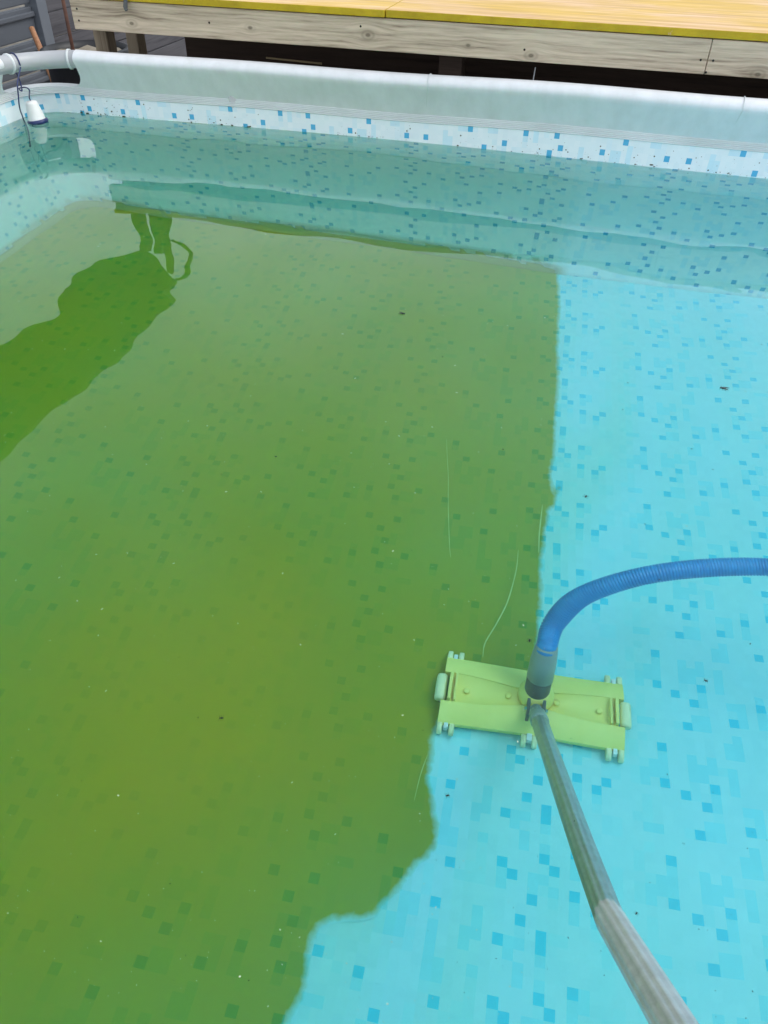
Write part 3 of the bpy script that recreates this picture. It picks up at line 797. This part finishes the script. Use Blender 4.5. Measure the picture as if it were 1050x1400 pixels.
for y in (.9, 2.4, 4.1):
    box('fence_post', (-.09, y-.04, 0), (-.013, y+.04, .58-GZ), M['oldboard'], of, .004)
# tool handle leaning on the post
M['handle'] = wood('orange_brown_handle', (.24, .10, .05), (.46, .24, .13), 'Z', 40, (), .5)
a, b2 = atX(43, 38, FX+.10), atX(78, 122, FX+.26)
dr = (b2-a); bot = a+dr*((GZ-a.z)/dr.z)
th = empty('garden_tool', bot); tag(th, 'orange-brown wooden tool handle leaning against the grey fence post', 'tool')
hp = [a-bot, (a-bot)*.85, (a-bot)*.5, (a-bot)*.12]
tube('handle', hp, [.013, .015, .015, .015], M['handle'], th, 14)
tube('ferrule', [(a-bot)*.14, (a-bot)*.08], [.018, .02], M['steel'], th, 14)
box('blade', (-.09, -.012, -.0), (.09, .012, .16), M['steel'], th, .006)
# barrel with rod
M['black_tub'] = mottled('black_tub_plastic', (.012, .013, .015), (.025, .026, .03), .5, 10)
M['sand'] = mottled('pale_sand', (.22, .19, .14), (.34, .30, .24), .95, 14, .004)
bc = atY(117, 66, 3.45); bc = Vector((bc.x, 3.45, GZ)); bz = atY(117, 66, 3.45).z-GZ
ba = empty('black_barrel', bc); tag(ba, 'black round barrel with pale sandy contents beside the deck posts', 'barrel')
lathe('tub', [(.15, 0), (.17, .3), (.175, bz-.05), (.19, bz-.03), (.192, bz), (.175, bz+.004), (.165, bz-.03), (.16, bz-.12)], (0, 0, 0), M['black_tub'], ba, 40)
V = [(0, 0, bz-.035)]; F = []
for r_ in (1, 2, 3):
    for k in range(24):
        an = 2*pi*k/24; V.append((.054*r_*cos(an), .054*r_*sin(an), bz-.02+.03*mnoise.noise((cos(an)*r_, sin(an)*r_, 0))))
for k in range(24): F.append((0, 1+k, 1+(k+1) % 24))
for r_ in (0, 1):
    for k in range(24): F.append((1+r_*24+k, 1+(r_+1)*24+k, 1+(r_+1)*24+(k+1) % 24, 1+r_*24+(k+1) % 24))
mesh('contents', V, F, M['sand'], ba, True)
M['rust'] = mottled('rusty_steel', (.07, .03, .02), (.12, .05, .03), .8, 30)
a, b2 = atY(86, 0, 3.40), atY(99, 64, 3.40)
rd = tube('brown_rod', [(0, 0, 0), (b2-a), (b2-a)*1.4, (a-b2)*3][0:3], .0075, M['rust'], None, 10); rd.location = a
me = rd.data
tag(rd, 'thin rust-brown steel rod standing in the black barrel', 'rod')
# extend the rod upward out of view
rd2 = tube('rod_top', [(0, 0, 0), (a-b2)*.25], .0075, M['rust'], rd, 10)
# white sack glimpsed between the posts
q_ = atY(164, 68, 3.75)
sk = bmesh.new(); bmesh.ops.create_icosphere(sk, subdivisions=4, radius=1)
for v in sk.verts:
    c_ = v.co.copy(); f_ = 1+.22*mnoise.noise(c_*2.2)+.10*mnoise.noise(c_*5)
    v.co = Vector((c_.x*.24*f_, c_.y*.2*f_, (c_.z*.5+.5)*(q_.z-GZ)*1.0*(1+.06*mnoise.noise(c_*3))))
M['sack'] = mottled('white_sack', (.52, .50, .47), (.66, .64, .6), .85, 12, .004)
sk = from_bm('white_sack', sk, M['sack'], None, True); sk.location = (q_.x, 3.75, GZ)
tag(sk, 'crumpled off-white sack glimpsed between the deck posts', 'sack')

# ------------------------------------------------------------------ shade canopy beyond the fence (seen mirrored in the water)
M['canvas'] = mottled('dark_green_canvas', (.018, .022, .018), (.03, .035, .03), .85, 5)
cz = 2.6
cn_ = empty('shade_canopy', (-4.6, 6, GZ)); tag(cn_, 'long dark shade canopy on posts mirrored as a dark band in the water', 'canopy')
top_e = [mir(x, y, cz) for x, y in ((192, 326), (166, 344), (130, 364), (108, 379), (84, 402), (74, 425), (50, 433), (20, 455), (0, 474))]
bot_e = [mir(x, y, cz) for x, y in ((243, 386), (216, 420), (182, 460), (150, 492), (110, 522), (60, 567), (20, 605), (0, 625))]
top_e += [top_e[-1]+Vector((-.05, -1.2, 0)), top_e[-1]+Vector((-.05, -2.6, 0))]; bot_e += [bot_e[-1]+Vector((0, -.7, 0)), bot_e[-1]+Vector((0, -1.4, 0))]
def resamp(P, n_):
    P = smooth_path(P, 8); l_ = np.r_[0, np.cumsum([(P[i+1]-P[i]).length for i in range(len(P)-1)])]; A = np.array([tuple(p_) for p_ in P]); q_ = np.linspace(0, l_[-1], n_)
    return [Vector((np.interp(t, l_, A[:, 0]), np.interp(t, l_, A[:, 1]), np.interp(t, l_, A[:, 2]))) for t in q_]
N, K = 60, 6; V = []; F = []; base_ = Vector((-4.6, 6, GZ))
ta, tb = resamp(top_e, N+1), resamp(bot_e, N+1)
for i in range(N+1):
    ring = []
    for k in range(K+1):
        s = k/K; ring.append(ta[i].lerp(tb[i], s)-base_+Vector((0, 0, .04*sin(pi*s))))
    V += ring+[p_+Vector((0, 0, .05)) for p_ in ring[::-1]]
R = 2*(K+1)
for i in range(N):
    for k in range(R):
        l = (k+1) % R; F.append((i*R+k, i*R+l, (i+1)*R+l, (i+1)*R+k))
F.append(tuple(range(R))); F.append(tuple(N*R+k for k in range(R-1, -1, -1)))
mesh('canopy_roof', V, F, M['canvas'], cn_)
for px, py, w_ in ((198, 334, .05), (220, 344, .05), (236, 372, .03)):
    q_ = mir(px, py, cz)-base_
    box('canopy_post', (q_.x-w_, q_.y-w_, 0), (q_.x+w_, q_.y+w_, cz-GZ+.02), M['darkwood'], cn_, .005)
for q_ in (ta[-2], tb[-2]):
    q_ = q_-base_
    box('canopy_post', (q_.x-.05, q_.y-.05, 0), (q_.x+.05, q_.y+.05, cz-GZ+.02), M['darkwood'], cn_, .005)
q_ = mir(236, 372, cz); lp = []
for px, py in ((235, 320), (240, 325), (252, 331), (261, 342), (261, 358), (257, 371), (249, 382), (243, 384)):
    lp.append(mir_y(px, py, q_.y)-base_)
tube('hanging_cable', smooth_path(lp, 6), .022, M['black_tub'], cn_, 8)

# ------------------------------------------------------------------ small things floating on the water
M['insect'] = mottled('black_insect', (.008, .007, .006), (.02, .018, .015), .5, 200)
M['fluff'] = mat('pale_fluff', (.60, .61, .48), .9)
def insect(px, py, ln_, ang, label, wings=True):
    p_ = atz(px, py, 0.)
    ln_ *= 1.35; e = empty('floating_insect', (p_.x, p_.y, .0006), ang)
    tag(e, label, 'insect', 'insects floating on the water')
    bm = bmesh.new()
    for cx_, r_, l_ in ((0, .22, .42), (.42, .17, .22), (-.45, .16, .3)):
        r = bmesh.ops.create_icosphere(bm, subdivisions=2, radius=1)
        for v in r['verts']: v.co = Vector((v.co.x*l_*ln_*.6+cx_*ln_*.7, v.co.y*r_*ln_, v.co.z*r_*ln_*.7))
    from_bm('insect_body', bm, M['insect'], e, True)
    for k in range(3):
        for s in (-1, 1):
            tube('insect_leg', [(ln_*(.2-.25*k), 0, 0), (ln_*(.3-.35*k), s*ln_*.35, .0004), (ln_*(.35-.45*k), s*ln_*.6, 0)], ln_*.03, M['insect'], e, 5)
    if wings:
        for s in (-1, 1):
            mesh('wing', [(0, 0, .0012), (-ln_*.3, s*ln_*.4, .0012), (-ln_*.95, s*ln_*.42, .0012), (-ln_*.7, s*ln_*.12, .0012)], [(0, 1, 2, 3)], M['insect'], e)
insect(551, 429, .008, .1, 'black winged insect floating over the far middle of the green algae')
insect(988, 531, .009, 2.9, 'black winged insect floating over the clean blue floor toward the far rim')
insect(801, 679, .005, 1.2, 'small black insect floating just beside the straight algae edge', False)
insect(303, 982, .0042, .3, 'small black insect floating over the brightest green algae', False)
insect(612, 1088, .0036, .5, 'tiny black insect floating below the vacuum head beside the curved algae edge', False)
insect(870, 1249, .0026, 1., 'tiny black insect floating right beside the pole where it enters the water', False)
insect(965, 931, .004, -.2, 'small black insect floating to the right of the vacuum head', False)
insect(724, 876, .004, 1.6, 'small black insect floating beside the grey hose cuff', False)
def flecks(name, mt, pts, label, lo, hi):
    V = []; F = []
    for p_, big_ in pts:
        l_ = lo+(hi-lo)*random.random()**3*big_; w_ = l_*(.18+.5*random.random()); an = random.random()*pi; c_, s_ = cos(an), sin(an); bs_ = len(V)
        for x, y in ((-1, -.4), (0, -1), (1, -.2), (.5, .8), (-.6, .9)):
            V.append((p_.x+c_*x*l_-s_*y*w_, p_.y+s_*x*l_+c_*y*w_, .0009+random.random()*.0006))
        F.append(tuple(range(bs_, bs_+5)))
    tag(mesh(name, V, F, mt), label, None, None, 'stuff')
def scatter(n_, x0, x1, y0, y1, pw=1.):
    o = []
    while len(o) < n_:
        x = x0+(x1-x0)*random.random(); y = y0+(y1-y0)*random.random()**pw; o.append((atz(x, y, 0.), min(1., max(.25, (1600-y)/1200))))
    return o
flecks('floating_flecks', M['fluff'], scatter(360, -40, 730, 300, 1400)+scatter(70, 480, 760, 380, 900)+scatter(14, 700, 1080, 420, 1400), 'pale flecks of pollen and fluff floating on the water', .0005, .0030)
flecks('floating_specks', M['insect'], scatter(90, 560, 1080, 420, 1400)+scatter(40, 0, 700, 330, 1400), 'tiny dark specks floating on the water', .0005, .0026)

V = []; F = []
M['scum'] = mat('brown_scum', (.06, .05, .025), .9)
for _ in range(420):
    x = -1.9+2.7*random.random()**1.4; z = .002+.05*random.random()**2.6; y = YF+bow_far(x)+lean(z)-.0015; r_ = .0006+.0022*random.random()**4; b_ = len(V); w_ = 1+2.5*random.random()*(z < .006)
    if mnoise.noise((x*2.4, 0, 3.)) < -.12: continue
    for k in range(5): V.append((x+r_*w_*cos(k*1.2566), y-.0004*(k % 2), z+r_*sin(k*1.2566)))
    F.append(tuple(range(b_, b_+5)))
tag(mesh('scum_specks', V, F, M['scum'], pool), kind='stuff')
